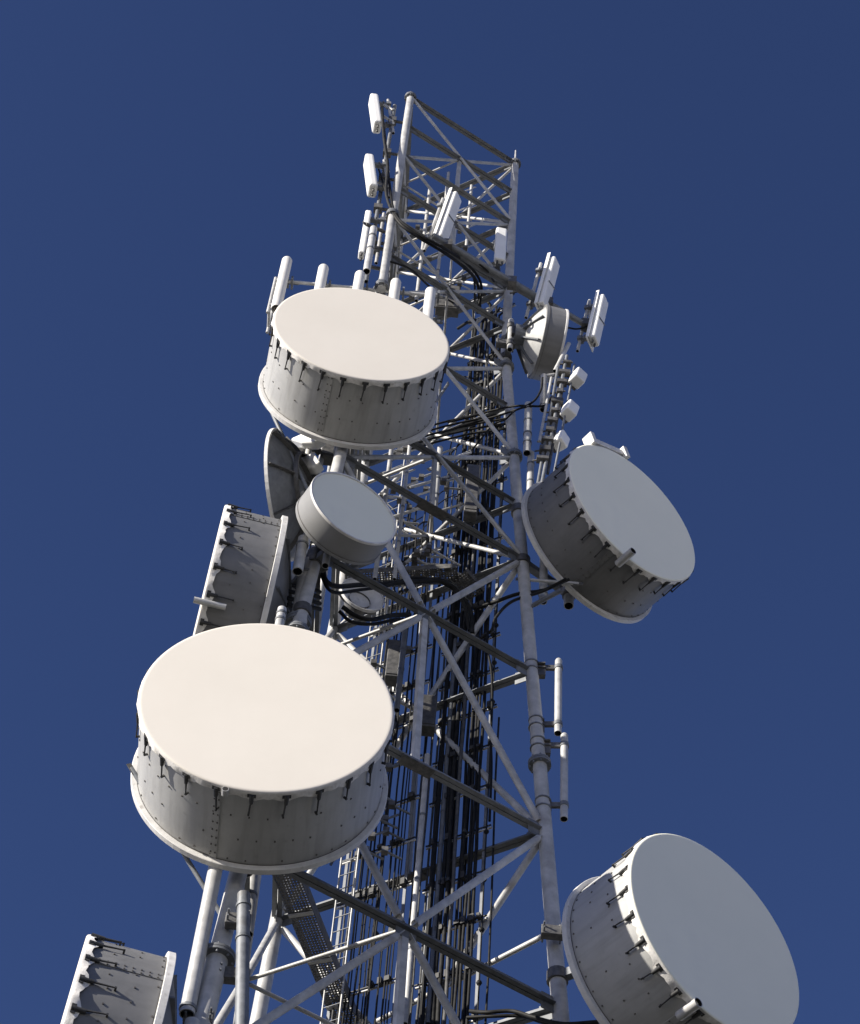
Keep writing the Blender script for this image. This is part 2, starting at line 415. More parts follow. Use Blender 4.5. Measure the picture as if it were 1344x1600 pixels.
# ------------------------------------------------------------------ shrouded dishes
def dish(px, py, Y, az, D, L, label, tilt=0, mat=RADOME, lip='fabric', springs=26, cone=.32, stub=(), seed=1, rivets=True, pos=None, shell=SHELL, box_on_top=False, group='shrouded microwave dishes'):
    rnd = random.Random(seed)
    loc = pos if pos is not None else at(px, py, Y)
    th = thing('microwave_dish', loc, label, 'dish', group, rot=(R(tilt), 0, R(az)))
    r = D/2; n = 96
    rs = r*.985 if lip == 'fabric' else r
    # shell
    m = MB()
    m.lathe([(rs, .02), (rs, L)], n=n)
    m.lathe([(rs*.985, L), (rs*.985, .02)], n=n)
    m.lathe([(rs, .02), (rs*.985, .02)], n=n)
    # panel seams and rivets
    if rivets:
        seams = (255, 15, 135)
        for sdeg in seams:
            a = R(sdeg)
            rad = V((math.cos(a), 0, math.sin(a))); tan = V((-math.sin(a), 0, math.cos(a)))
            m.obox(rad*(rs+.004) + V((0, L*.5, 0)), rad*.006, tan*.05, V((0, L*.47, 0)), 0)
            for k in range(9):
                for sd in (-.03, .03):
                    c = rad*(rs+.012) + tan*sd + V((0, L*(.1+.1*k), 0))
                    m.obox(c, rad*.008, tan*.009, V((0, .009, 0)), 1)
        for fr in (.36, .66, .93):
            nn = 44
            for k in range(nn):
                a = 2*math.pi*(k + (.5 if fr == .66 else 0))/nn
                if rnd.random() < .3: continue
                rad = V((math.cos(a), 0, math.sin(a))); tan = V((-math.sin(a), 0, math.cos(a)))
                m.obox(rad*(rs+.004) + V((0, L*fr + rnd.uniform(-.01, .01), 0)), rad*.007, tan*.010, V((0, .010, 0)), 1)
    m.build('shroud', [shell, RIVET], th, local=True)
    # back ring
    m = MB(); rr = r*(1.035 if D > 2.5 else 1.012); t = .062 if D > 2.5 else .03
    m.lathe([(rs, L-.03), (rr*.995, L-.03), (rr, L-.025), (rr, L+t-.005), (rr*.995, L+t), (rs*.9, L+t)], n=n, smooth=False)
    m.lathe([(rs+.008, L-.042), (rs+.008, L-.031)], n=n, mi=1)
    m.build('back_ring', [RING if D > 2.5 else shell, RIVET], th, local=True)
    # parabolic back
    m = MB(); pr = []
    for k in range(15):
        x = k/14; pr.append((max(rs*.93*(1-x), .001), L+t + cone*(1-(1-x)**2)))
    m.lathe(pr, n=64); m.build('reflector_back', SHELL if lip != 'fabric' else shell, th, local=True)
    # radial ribs + hub
    m = MB()
    for k in range(8):
        a = 2*math.pi*k/8 + .2
        rad = V((math.cos(a), 0, math.sin(a)))
        p = rad*rs*.9 + V((0, L+t+.05, 0)); q = rad*.18 + V((0, L+t+cone+.05, 0))
        m.bar(p, q, .03, .08, up=V((0, 1, 0)))
    m.lathe([(.001, L+cone+.2), (.26, L+cone+.2), (.26, L+cone-.1)], n=20, smooth=False)
    m.build('back_frame', GALD, th, local=True)
    # radome
    m = MB()
    if lip == 'fabric':
        m.lathe([(.001, -.012), (r*.5, -.012), (r*.97, -.012), (r*.985, -.0115), (r*.995, -.006), (r*1.002, .004), (r*1.004, .016)], n=n)
    else:
        m.lathe([(.001, .012), (r*.975, .012)], n=n)
    m.build('radome', mat, th, local=True)
    if lip == 'fabric':
        # scalloped edge skirt, pulled back at every spring
        m = MB(); K = 8; N = springs*K; vs = []
        for k in range(N):
            a = 2*math.pi*k/N; ph = (k % K)/K
            pull = .5+.5*math.cos(2*math.pi*ph)
            back = .085 + .075*pull**1.5 + rnd.uniform(-.012, .016)
            fl = rs + .01 + .035*(1-pull) + rnd.uniform(-.01, .014)
            for rr_, y in ((r*1.002, .004), (r*1.008, .03), (fl, back)):
                vs.append(V((rr_*math.cos(a), y, rr_*math.sin(a))))
        fs = []
        for k in range(N):
            k2 = (k+1) % N
            for j in range(2): fs.append([k*3+j, k2*3+j, k2*3+j+1, k*3+j+1])
        m.add(vs, fs, 0, True); m.build('radome_edge', LIP, th, local=True)
        for k in range(springs):
            a = 2*math.pi*k/springs
            rad = V((math.cos(a), 0, math.sin(a))); tan = V((-math.sin(a), 0, math.cos(a)))
            m = MB(); so = rnd.uniform(-.012, .012); ln = rnd.uniform(.30, .38)
            p = rad*(rs+.03) + tan*so + V((0, .07, 0)); q = rad*(rs+.045) - tan*so + V((0, .07+ln, 0))
            m.tube(p, q, .015, .009, n=6)
            m.tube(p - V((0, .03, 0)), p + V((0, .13, 0)), .034, .024, n=8)
            m.obox(rad*(rs+.03) + tan*so + V((0, .06, 0)), rad*.012, tan*.055, V((0, .028, 0)))
            m.obox(q - rad*.02, rad*.03, tan*.012, V((0, .012, 0)))
            m.build('tension_spring', SPRING, th, local=True)
    else:
        m = MB(); m.lathe([(r*.975, .014), (r*.98, -.01), (r*1.012, -.012), (r*1.016, 0), (r*1.012, .035), (r*.999, .04)], n=n, smooth=False)
        m.build('rim', RING, th, local=True)
    for (deg, y0, y1, h) in stub:
        a = R(deg); rad = V((math.cos(a), 0, math.sin(a)))
        c = rad*(rs+.06); m = MB()
        m.tube(c + V((0, y0, 0)), c + V((0, y1, 0)), h, n=16, hollow=True)
        m.build('grab_tube', [GALV, HOLE], th, local=True)
    if box_on_top:
        m = MB(); a = R(113); rad = V((math.cos(a), 0, math.sin(a))); tan = V((-math.sin(a), 0, math.cos(a)))
        m.obox(rad*(rs+.10) + V((0, .06, 0)), rad*.06, tan*.42, V((0, .08, 0)))
        m.obox(rad*(rs+.09) + tan*.44 + V((0, .04, 0)), rad*.13, tan*.05, V((0, .12, 0)))
        m.obox(rad*(rs+.09) - tan*.44 + V((0, .04, 0)), rad*.13, tan*.05, V((0, .12, 0)))
        m.build('top_bracket', RING, th, local=True, bevel=.015)
    return th

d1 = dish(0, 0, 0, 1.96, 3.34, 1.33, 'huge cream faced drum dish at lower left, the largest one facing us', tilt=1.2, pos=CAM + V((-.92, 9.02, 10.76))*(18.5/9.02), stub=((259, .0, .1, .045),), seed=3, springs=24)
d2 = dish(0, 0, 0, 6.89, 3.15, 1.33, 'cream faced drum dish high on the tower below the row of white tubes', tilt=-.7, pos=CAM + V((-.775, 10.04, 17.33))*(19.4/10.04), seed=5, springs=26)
d3 = dish(989.4, 799.5, 22.0, 35.2, 3.05, 1.19, 'large drum dish with grey face on the right beside the upper leg', tilt=1.5, mat=RADOME_LIFT, stub=((263, -.2, .2, .07),), seed=8, box_on_top=True, shell=SHELLD)
d4 = dish(1118.5, 1458.2, 20.8, 35.0, 3.09, 1.22, 'large drum dish with grey face at the bottom right corner', tilt=1.2, mat=RADOME_LIFT, stub=((254, -.06, .3, .07),), seed=11, springs=25, shell=SHELL)
d5 = dish(0, 0, 0, 27.4, 1.55, .47, 'small smooth rimmed grey drum dish between the two cream dishes', tilt=.2, mat=RADOME_LIFT_SMALL, lip='rim', cone=.2, rivets=False, shell=SHELLM, pos=CAM + V((-.62, 10.11, 14.63))*(19.8/10.11), seed=2)
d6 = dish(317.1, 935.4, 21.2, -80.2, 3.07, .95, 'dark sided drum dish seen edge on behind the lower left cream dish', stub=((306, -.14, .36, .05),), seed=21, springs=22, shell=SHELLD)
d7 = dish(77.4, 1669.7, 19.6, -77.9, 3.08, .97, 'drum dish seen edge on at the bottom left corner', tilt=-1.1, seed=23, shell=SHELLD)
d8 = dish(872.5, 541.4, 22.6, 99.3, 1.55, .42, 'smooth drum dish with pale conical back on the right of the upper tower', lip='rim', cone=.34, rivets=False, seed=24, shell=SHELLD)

# open ribbed dish seen from behind
def open_dish(px, py, Y, az, D, dep, label, ribs=8, mat=GALD, tilt=0, open_ring=True):
    th = thing('open_dish', at(px, py, Y), label, 'dish', rot=(R(tilt), 0, R(az)))
    r = D/2
    m = MB(); pr = [(max(r*(1-k/12), .001), dep*(1-(1-k/12)**2)) for k in range(13)]
    m.lathe(pr, n=56); pr2 = [(a*.985, b-.015) for a, b in pr[::-1]]; m.lathe(pr2, n=56)
    m.build('reflector', mat, th, local=True)
    m = MB(); m.lathe([(r*.99, -.03), (r*1.03, -.03), (r*1.03, .03), (r*.99, .03)], n=56, smooth=False); m.build('rim', RING, th, local=True)
    for k in range(ribs):
        a = 2*math.pi*k/ribs + .3; rad = V((math.cos(a), 0, math.sin(a))); m = MB()
        prev = None
        for t in (1, .8, .6, .4, .2, .06):
            c = rad*(r*t) + V((0, dep*(1-t*t)+.045, 0))
            if prev is not None: m.bar(prev, c, .02, .09, up=V((0, 1, 0)))
            prev = c
        m.build('rib', CLAMP, th, local=True)
    m = MB(); m.lathe([(r*.58, dep*.7+.02), (r*.62, dep*.7+.02), (r*.62, dep*.7+.1), (r*.58, dep*.7+.1)], n=40, smooth=False)
    m.lathe([(.001, dep+.2), (.2, dep+.2), (.2, dep-.1)], n=16, smooth=False); m.build('hub', CLAMP, th, local=True)
    return th
open_dish(443, 773, 21.9, -106, 2.31, .5, 'grey ribbed open dish seen from behind at the left edge')
open_dish(566, 930, 22.6, 20, .78, .2, 'little open dish tucked inside the tower behind the black cable loops', ribs=6, mat=RING, tilt=0)

# ------------------------------------------------------------------ pipes, mounts, struts
def clampring(m, p, d, r, w=.05):
    d = d.normalized(); m.tube(p - d*w/2, p + d*w/2, r*1.16, n=14)
def pipe(p, q, r, label, name='mount_pipe', mat=GALV, rings=(), hollow=True, cat='pipe', flanges=(), group=None):
    th = thing(name, (p if p.z < q.z else q), label, cat, group)
    m = MB(); m.tube(p, q, r, n=18, hollow=hollow); tb = m.build('tube', [mat, HOLE], th)
    for t in rings:
        k = MB(); c = p + (q-p)*t; clampring(k, c, q-p, r, .045); k.build('clamp', GALD, tb)
    for t in flanges:
        k = MB(); c = p + (q-p)*t; d = (q-p).normalized()
        k.tube(c - d*.06, c - d*.005, r*1.6, n=18); k.tube(c + d*.005, c + d*.06, r*1.6, n=18)
        x, y, _ = frame(d)
        for i in range(6):
            a = i*math.pi/3; e = c + (x*math.cos(a)+y*math.sin(a))*r*1.36; k.tube(e-d*.1, e+d*.1, .017, n=6)
        k.build('flange', GALD, tb)
    return th
def vpipe(px, py0, py1, Y, r, label, lean=0, **k):
    """vertical pipe at depth Y whose image goes from py0 (upper) to py1 (lower)"""
    t = at(px, py0, Y)
    # lower end: walk down vertical until projected row reaches py1
    lo, hi = 0.0, 40.0
    for _ in range(40):
        mm = (lo+hi)/2; w = t - V((lean*mm, 0, mm)) - CAM
        row = CY - FPX*w.dot(UP)/w.dot(FW)
        if row < py1: lo = mm
        else: hi = mm
    return t, t - V((lean*lo, 0, lo)), r, label, k
def VP(px, py0, py1, Y, r, label, lean=0, **k):
    t, b, r, label, k = vpipe(px, py0, py1, Y, r, label, lean, **k)
    return pipe(t, b, r, label, **k)

# mount structure bottom left, below the huge dish
pipe(at(344, 1320, 20.0), at(292, 1585, 20.0), .095, 'bright open ended pipe left of the thick flanged leg', rings=(.05, .97))
pipe(at(381, 1398, 19.9), at(377, 1640, 19.9), .085, 'grey vertical pipe with open top end right of the thick flanged leg', rings=(.08, .3), mat=GALD)
pipe(at(398, 1340, 21.2), at(388, 1460, 21.2), .07, 'short pale pipe behind the grey open ended pipe', rings=(.5,))
def clampset(c, w, label, n=2):
    th = thing('pipe_clamp', c, label, 'clamp', 'dark steel clamps joining the mounting pipes')
    m = MB()
    m.obox(c, V((w, 0, 0)), V((0, .07, 0)), V((0, 0, .09)))
    m.build('block', CLAMP, th, bevel=.012)
    for sx in (-.8, .8):
        for sz in (-.05, .05):
            m = MB(); m.tube(c + V((w*sx, -.16, sz)), c + V((w*sx, .16, sz)), .014, n=6); m.build('bolt', GALD, th)
clampset(at(372, 1440, 20.0), .16, 'dark pipe clamp joining the left leg to the grey pipe')
clampset(at(365, 1525, 20.2), .2, 'dark plate clamp below the flange of the left leg')
clampset(at(310, 1592, 20.1), .18, 'dark clamp at the open end of the left pipe')
# dish 1 mount: arms from back hub to pipe & leg A
def strut(p, q, r, label, mat=GALV, name='side_strut', cat='strut', n=10):
    th = thing(name, p, label, cat); d = (q-p).normalized()
    m = MB(); m.tube(p, q, r, n=n); m.build('tube', mat, th)
    m = MB()
    for e, s_ in ((p, 1), (q, -1)): m.bar(e - d*s_*.07, e + d*s_*.1, .015, r*2.4)
    m.build('end_fitting', CLAMP, th)
    return th
strut(at(205, 1200, 19.6), at(352, 1440, 20.4), .032, 'thin dark side strut slanting from the lower left dish rim to the pipes', GALD)
strut(at(407, 606, 20.8), at(492, 790, 21.4), .035, 'long dark side strut slanting down from the upper cream dish past the ribbed dish', GALD)
strut(at(600, 1180, 19.6), at(520, 1345, 20.6), .03, 'dark side strut right of the lower left dish going down to the tower', GALD)
strut(at(640, 690, 21.0), at(700, 600, 22.5), .03, 'dark side strut right under the upper cream dish', GALD)
for nm, dd, zc, ydir in (('d1', d1, -.9, 0), ):
    pass
def dish_mount(dd, L, legi, label, zs=(-.8, .8), pr=.09, ext=1.4):
    """pipe behind the dish hub with two arms to a leg"""
    M = Matrix.Translation(dd.location) @ dd.rotation_euler.to_matrix().to_4x4()
    c = M @ V((0, L, 0))
    th = thing('dish_mount', c, label, 'bracket')
    m = MB(); m.tube(c + V((0, 0, -ext)), c + V((0, 0, ext)), pr, n=16, hollow=True); m.build('pipe', [GALV, HOLE], th)
    for z in zs:
        p = c + V((0, 0, z)); q = leg(legi, p.z)
        d = (q-p).normalized()
        m = MB(); m.bar(p, q - d*.1, .12, .14); m.build('arm', GALD, th)
        m = MB(); m.tube(p + V((0, 0, -.08)), p + V((0, 0, .08)), pr*1.35, n=14); m.build('collar', CLAMP, th); m = MB(); m.tube(q + V((0, 0, -.09)), q + V((0, 0, .09)), leg_r(q.z)*1.3, n=16)
        m.build('collar', CLAMP, th)
    h = M @ V((0, L-.35, 0)); m = MB(); m.bar(h, c, .3, .3); m.build('hub_block', CLAMP, th)
    return th
dish_mount(d1, 1.33+.5, A, 'steel mount behind the lower left cream dish', ext=1.3)
dish_mount(d2, 1.33+.45, A, 'steel mount behind the upper cream dish', ext=1.2)
dish_mount(d3, 1.23+.5, B, 'steel mount behind the upper right grey faced dish', ext=1.15)
dish_mount(d4, 1.15+.5, B, 'steel mount behind the bottom right dish', ext=1.5)
dish_mount(d5, .47+.3, A, 'steel mount behind the small grey dish', pr=.06, zs=(-.3, .3), ext=.7)
dish_mount(d6, .86+.5, A, 'steel mount behind the edge on dish at left', ext=1.2)
dish_mount(d7, 1.0+.5, A, 'steel mount behind the edge on dish at the bottom left corner', ext=1.2)
dish_mount(d8, .52+.5, B, 'steel bracket holding the conical backed dish to the right leg', pr=.06, zs=(-.35, .35), ext=.6)

# pipes between upper dish and lower dish on the left leg
VP(482, 880, 985, 20.75, .13, 'stout pale pipe with flange above the lower left dish', name='support_pipe', flanges=(.9,), rings=(.2,))
VP(474, 842, 893, 20.3, .085, 'short open ended pipe directly under the small grey dish', rings=(.2,))
VP(441, 952, 990, 20.0, .07, 'short ribbed pipe end peeping over the lower left dish', rings=(.2, .45))
VP(505, 700, 1010, 21.9, .05, 'slim pale pipe behind the small grey dish', rings=(.3,))
VP(522, 690, 990, 22.3, .04, 'thin pale conduit right of the slim pipe behind the small grey dish')
VP(486, 684, 790, 21.6, .055, 'upright pipe carrying two white antennas beside the ribbed dish', rings=(.4,), name='antenna_pole')
VP(534, 690, 760, 21.0, .1, 'dark stub of thick pipe under the upper cream dish', mat=GALD)
# B leg dipole pipes
def stub_antenna(px, y0, y1, Y, label, brk):
    t, b, r, _, _ = vpipe(px, y0, y1, Y, .055, '')
    th = thing('pipe_antenna', b, label, 'antenna', 'pipe shaped antennas clamped to the right leg')
    m = MB(); m.tube(b, t, .062, n=18, hollow=True)
    m.lathe([(.062, 0), (.05, .03), (.001, .045)], n=18, axis='z', c=t)
    m.build('tube', [GALV, HOLE], th)
    for f in brk:
        c = t + (b-t)*f; q = leg(B, c.z)
        m = MB(); d = (q-c).normalized()
        m.bar(c, q - d*.1, .05, .1); m.bar(c + d*.22, q - d*.1, .16, .03, off=(0, .05))
        m.bar(c + d*.22, q - d*.1, .16, .03, off=(0, -.06)); m.obox(c + d*.3 + V((0, 0, -.14)), d*.08, V((0, .05, 0)), V((0, 0, .1)))
        m.build('bracket', CLAMP, th)
        m = MB(); m.tube(c - V((0, 0, .04)), c + V((0, 0, .04)), .075, n=14); m.build('band', GALD, th)
        for dz in (.09, -.09):
            m = MB(); clampring(m, q + V((0, 0, dz)), V((0, 0, 1)), leg_r(q.z), .025); m.build('band', GALD, th)
stub_antenna(873, 1033, 1146, 22.75, 'grey pipe antenna on twin brackets, the upper one right of the right leg', (.1, .88))
stub_antenna(882, 1150, 1280, 22.75, 'grey pipe antenna on twin brackets, the lower one right of the right leg', (.12, .84))
# pipes right of upper B leg
VP(826, 632, 708, 22.5, .075, 'pale pipe with three bands just right of the right leg below the conical dish', rings=(.35, .62, .8))
VP(830, 708, 800, 22.6, .065, 'lower pipe continuing beside the right leg next to the grey faced dish', rings=(.2, .5, .8))
VP(850, 588, 640, 22.6, .07, 'short pale square looking pipe under the conical backed dish', rings=(.9,))
strut(at(849, 588, 22.6), at(866, 586, 22.6), .04, 'little horizontal pipe arm under the conical backed dish')
VP(850, 870, 940, 22.9, .075, 'open ended vertical pipe hanging below the upper right dish', rings=(.85,))
strut(at(812, 905, 22.8), at(905, 912, 22.6), .03, 'thin horizontal strut from the right leg to the upper right dish back')
strut(at(835, 945, 22.7), at(878, 922, 22.2), .045, 'small slanting clamp arm below the upper right dish', GALD)
# long strut from lower right dish across the tower
strut(at(870, 1452, 22.6), at(590, 1596, 24.8), .042, 'long pale strut crossing the tower from the bottom right dish clamp')
clampset(at(863, 1457, 22.5), .16, 'dark clamp tying the bottom right dish to the right leg')
clampset(at(790, 537, 22.5), .2, 'pale clamp block between the right leg and the conical backed dish')

# ------------------------------------------------------------------ slanted dipole frame right of the leg with little box antennas
fr = thing('pole_array', at(850, 760, 22.4), 'dark slanting frame of thin poles and clamps between the right leg and the conical dish', 'antenna frame')
for (x0, y0, x1, y1, r, mt) in ((889, 537, 867, 580, .045, GALV), (886, 556, 846, 760, .035, GALD), (872, 575, 838, 770, .03, GALD), (862, 590, 843, 690, .028, GALV), (898, 570, 862, 760, .022, GALD), (880, 600, 856, 740, .03, CLAMP)):
    m = MB(); m.tube(at(x0, y0, 22.3), at(x1, y1, 22.3+random.uniform(-.1, .1)), r, n=10, hollow=r > .04); m.build('pole', [mt, HOLE], fr)
for k in range(11):
    m = MB(); t = k/11; x = 886-42*t; y = 568+165*t
    c = at(x, y, 22.3); m.obox(c, V((random.uniform(.06, .12), 0, 0)), V((0, .07, 0)), V((0, 0, random.uniform(.03, .07))))
    m.tube(at(x-16, y+2, 22.35), at(x+9, y-2, 22.25), .02, n=6)
    m.build('clamp', CLAMP, fr)
def box_antenna(px, py, Y, az, label):
    th = thing('box_antenna', at(px, py, Y), label, 'antenna', 'small box antennas on the slanting frame', rot=(R(0), R(12), R(az)))
    m = MB(); m.box((-.13, -.15, -.21), (.13, .10, .21)); m.build('radome', WHITE, th, local=True, bevel=.035)
    m = MB(); m.box((-.10, .10, -.2), (.10, .15, .2)); m.tube(V((0, .12, .1)), V((-.25, .3, .1)), .025, n=8); m.tube(V((0, .12, -.1)), V((-.25, .3, -.1)), .025, n=8)
    m.build('bracket', CLAMP, th, local=True)
box_antenna(902, 592, 22.3, 35, 'small white box antenna, the upper of the pair right of the slanting frame')
box_antenna(889, 643, 22.3, 35, 'small white box antenna, the lower of the pair right of the slanting frame')
box_antenna(874, 690, 22.4, 50, 'small white box antenna half hidden behind the upper right dish bracket')

# ------------------------------------------------------------------ panel antennas
def panel(px, py, Y, az, tilt, w, dpt, h, label, back=False, mount=True, roll=0):
    """px,py centre"""
    th = thing('panel_antenna', at(px, py, Y), label, 'antenna', 'white panel antennas near the tower top', rot=(R(tilt), R(roll), R(az)))
    m = MB(); m.box((-w/2, -dpt, -h/2), (w/2, 0, h/2)); m.build('radome', WHITE, th, local=True, bevel=min(w, dpt)*.28)
    if back:
        m = MB(); m.box((-w/2-.05, .002, -h/2-.06), (w/2+.05, .022, h/2+.1)); m.box((-w/2-.05, -.05, -h/2-.06), (-w/2-.035, .0, h/2+.1)); m.build('reflector', WHITE, th, local=True)
        m = MB(); m.bar(V((-w/2-.01, -dpt-.008, -.12)), V((w/2+.01, -dpt-.008, .0)), .01, .03); m.build('strap', GALD, th, local=True)
    if mount:
        for z in (-h*.36, h*.36):
            m = MB(); m.box((-.05, .0, z-.04), (.05, .2, z+.04)); m.tube(V((-.09, .12, z)), V((.09, .12, z)), .018, n=6); m.box((-.08, .2, z-.06), (.08, .3, z+.06)); m.build('bracket', GALD, th, local=True)
        m = MB(); m.tube(V((0, .26, -h*.62)), V((0, .26, h*.55)), .036, n=12, hollow=True); m.build('pole', [GALV, HOLE], th, local=True)
    for x in (-.05, .06):
        m = MB(); m.tube(V((x, -dpt*.5, -h/2-.09)), V((x, -dpt*.5, -h/2)), .022, n=8); m.build('connector', CLAMP, th, local=True)
    return th
panel(593, 178, 21.3, -84, 8, .34, .2, 1.5, 'white panel antenna tilted on the left, topmost of the three', roll=0)
panel(586, 275, 21.2, -84, 8, .34, .2, 1.5, 'white panel antenna tilted on the left, second below the top')
panel(575, 367, 21.2, -88, 0, .2, .13, 1.9, 'slim white panel antenna on the left above the row of tubes')
panel(696, 343, 21.3, 62, 8, .3, .16, 1.9, 'white strapped panel antenna in front of the lattice on the sloping boom', back=True)
panel(781, 388, 21.9, 8, 0, .24, .14, 1.45, 'plain upright white panel antenna beside the right leg top')
panel(852, 446, 22.4, 62, 8, .3, .16, 1.9, 'white strapped panel antenna on the boom above the conical dish', back=True)
panel(930, 502, 22.9, 62, 8, .3, .16, 1.7, 'white strapped panel antenna at the far right end of the boom', back=True)

# poles carrying the left panels, with coupling
lp = thing('antenna_pole', at(606, 440, 21.0), 'slim grey pole with brackets left of the tower top carrying the tilted panels', 'pole')
t, b, *_ = vpipe(617, 165, 440, 21.35, .04, '')
m = MB(); m.tube(b, t, .045, n=12, hollow=True); m.build('tube', [GALD, HOLE], lp)
for f in (.1, .3, .45, .62, .8):
    c = t + (b-t)*f; q = leg(A, c.z); m = MB(); m.bar(c, q, .05, .06); m.obox(c, V((.09, 0, 0)), V((0, .08, 0)), V((0, 0, .09))); m.build('bracket', CLAMP, lp)
for (x0, y0, x1, y1) in ((594, 160, 614, 172), (596, 180, 614, 190), (588, 258, 608, 268), (590, 285, 606, 292)):
    m = MB(); m.tube(at(x0, y0, 21.3), at(x1, y1, 21.3), .035, n=8); m.build('arm', GALV, lp)
# stand-off pipe in front of left leg
pipe(at(614, 334, 20.9), at(596, 452, 20.9), .09, 'stout pale stand off pipe with collar in front of the left leg', name='support_pipe', flanges=(.02, .97), hollow=False)
VP(584, 357, 424, 20.8, .075, 'open ended tube left of the stand off pipe near the slim panel', rings=(.2, .5), cat='pipe')
for k, (x0, y0, x1, y1) in enumerate(((578, 385, 612, 392), (574, 416, 604, 422), (572, 350, 600, 362))):
    strut(at(x0, y0, 20.9), at(x1, y1, 21.1), .04, ('dark short arm holding the slim left panel at its middle', 'dark short arm holding the open ended tube at its foot', 'dark short arm holding the slim left panel at its top')[k], CLAMP, name='bracket_arm', cat='bracket')

# sloping boom that carries the right hand panels: parallel to the front face, horizontal
zb = leg(A, LZ[4]).z - 1.0
bm_ = thing('antenna_boom', atz(700, 385, zb), 'long horizontal double tube boom reaching right past the leg to the last panel', 'boom')
m = MB(); m.tube(atz(676, 368, zb), atz(922, 512, zb), .07, n=14, hollow=True); m.build('tube', [GALD, HOLE], bm_)
m = MB(); m.tube(atz(690, 384, zb-.02), atz(845, 474, zb-.02), .05, n=12, hollow=True); m.build('tube', [GALD, HOLE], bm_)
for (x, y) in ((700, 384), (800, 442), (857, 475), (915, 508)):
    c = atz(x, y, zb); m = MB(); m.obox(c, V((.09, 0, 0)), V((0, .11, 0)), V((0, 0, .12))); m.build('clamp', CLAMP, bm_)
for (x, y, dy) in ((857, 475, 40), (922, 512, 25)):
    c = atz(x, y, zb); m = MB(); m.tube(c - V((0, 0, .5)), c + V((0, 0, 1.2)), .035, n=10, hollow=True); m.build('upright', [GALV, HOLE], bm_)

# ------------------------------------------------------------------ row of tube antennas in their frame
fy = 20.75
tf = thing('pipe_support', at(560, 480, fy), 'pale pipe frame behind the upper cream dish holding the row of tubes', 'antenna frame')
zr = at(446, 470, fy).z
def fx(px, py): return atz(px, py, zr)
pL = at(430, 438, fy+.2); pR = V((at(690, 480, fy).x, fy+.2, pL.z))
for dz in (0, -1.0):
    m = MB(); m.tube(pL + V((0, 0, dz)), pR + V((0, 0, dz)), .035, n=10); m.build('rail', GALV, tf)
for k in range(2):
    m = MB(); p = pL + V((k*.12, 0, 0)); m.tube(p + V((0, 0, .1)), p + V((0, 0, -1.3)), .03, n=10); m.build('end_post', GALV, tf)
m = MB(); m.tube(pL + V((0, .5, 0)), pL + V((0, 0, 0)), .03, n=8); m.tube(pL + V((0, .5, -1)), pL + V((0, 0, -1)), .03, n=8); m.tube(pL + V((0, .5, .1)), pL + V((0, .5, -1.2)), .03, n=8)
m.build('side_frame', GALV, tf)
ordw = ('leftmost tall', 'second from left', 'middle', 'fourth from left', 'rightmost')
for k, (x, y0, y1) in enumerate(((449, 406, 475), (506, 418, 485), (563, 428, 495), (619, 440, 505), (673, 454, 520))):
    t, b, *_ = vpipe(x, y0, y1, fy, .1, '')
    th = thing('tube_antenna', b, ordw[k] + ' white tube antenna of the five standing behind the upper cream dish', 'antenna', 'white tube antennas standing in a row')
    m = MB(); rt = .105
    m.lathe([(rt*.9, b.z-t.z-.2), (rt, b.z-t.z-.15), (rt, -.05), (rt*.93, -.02), (rt*.7, .01), (.001, .02)], n=22, axis='z', c=t)
    m.build('radome', CREAM if k else CREAM, th)
    for dz in (0, -1.0):
        c = V((t.x, t.y, pL.z+dz)); m = MB(); m.bar(c + V((.04, .08, 0)), c + V((.04, .34, 0)), .12, .05); m.bar(c + V((.16, .1, 0)), c + V((.16, .34, .0)), .04, .12); m.bar(c + V((-.1, .22, 0)), c + V((.3, .22, 0)), .05, .05); m.build('bracket', GALD, th)

# white small antennas by the ribbed dish
def wing(px, py, Y, label, s=1.0):
    th = thing('horn_antenna', at(px, py, Y), label, 'antenna', rot=(0, R(-18), R(-30)))
    m = MB()
    vs = []
    for y in (-.1, .1):
        for x, z in ((-.28*s, .26*s), (.22*s, .16*s), (.26*s, -.3*s), (.1*s, -.34*s), (-.12*s, -.1*s)): vs.append((x, y, z))
    m.add(vs, [[0, 1, 2, 3, 4], [9, 8, 7, 6, 5]] + [[i, (i+1) % 5, 5+(i+1) % 5, 5+i] for i in range(5)])
    m.build('radome', WHITE, th, local=True, bevel=.04)
    m = MB(); m.box((.0, .1, -.1), (.12, .3, .1)); m.build('bracket', CLAMP, th, local=True)
wing(482, 689, 21.5, 'white angular antenna high between the ribbed dish and the upper cream dish')
wing(479, 728, 21.5, 'white angular antenna just left of the small grey dish top', 1.0)
wing(488, 870, 20.8, 'tiny white bracket shaped antenna under the small grey dish', .45)
strut(at(459, 702, 21.6), at(500, 705, 21.8), .05, 'pale stub arm between the ribbed dish and the white antennas')

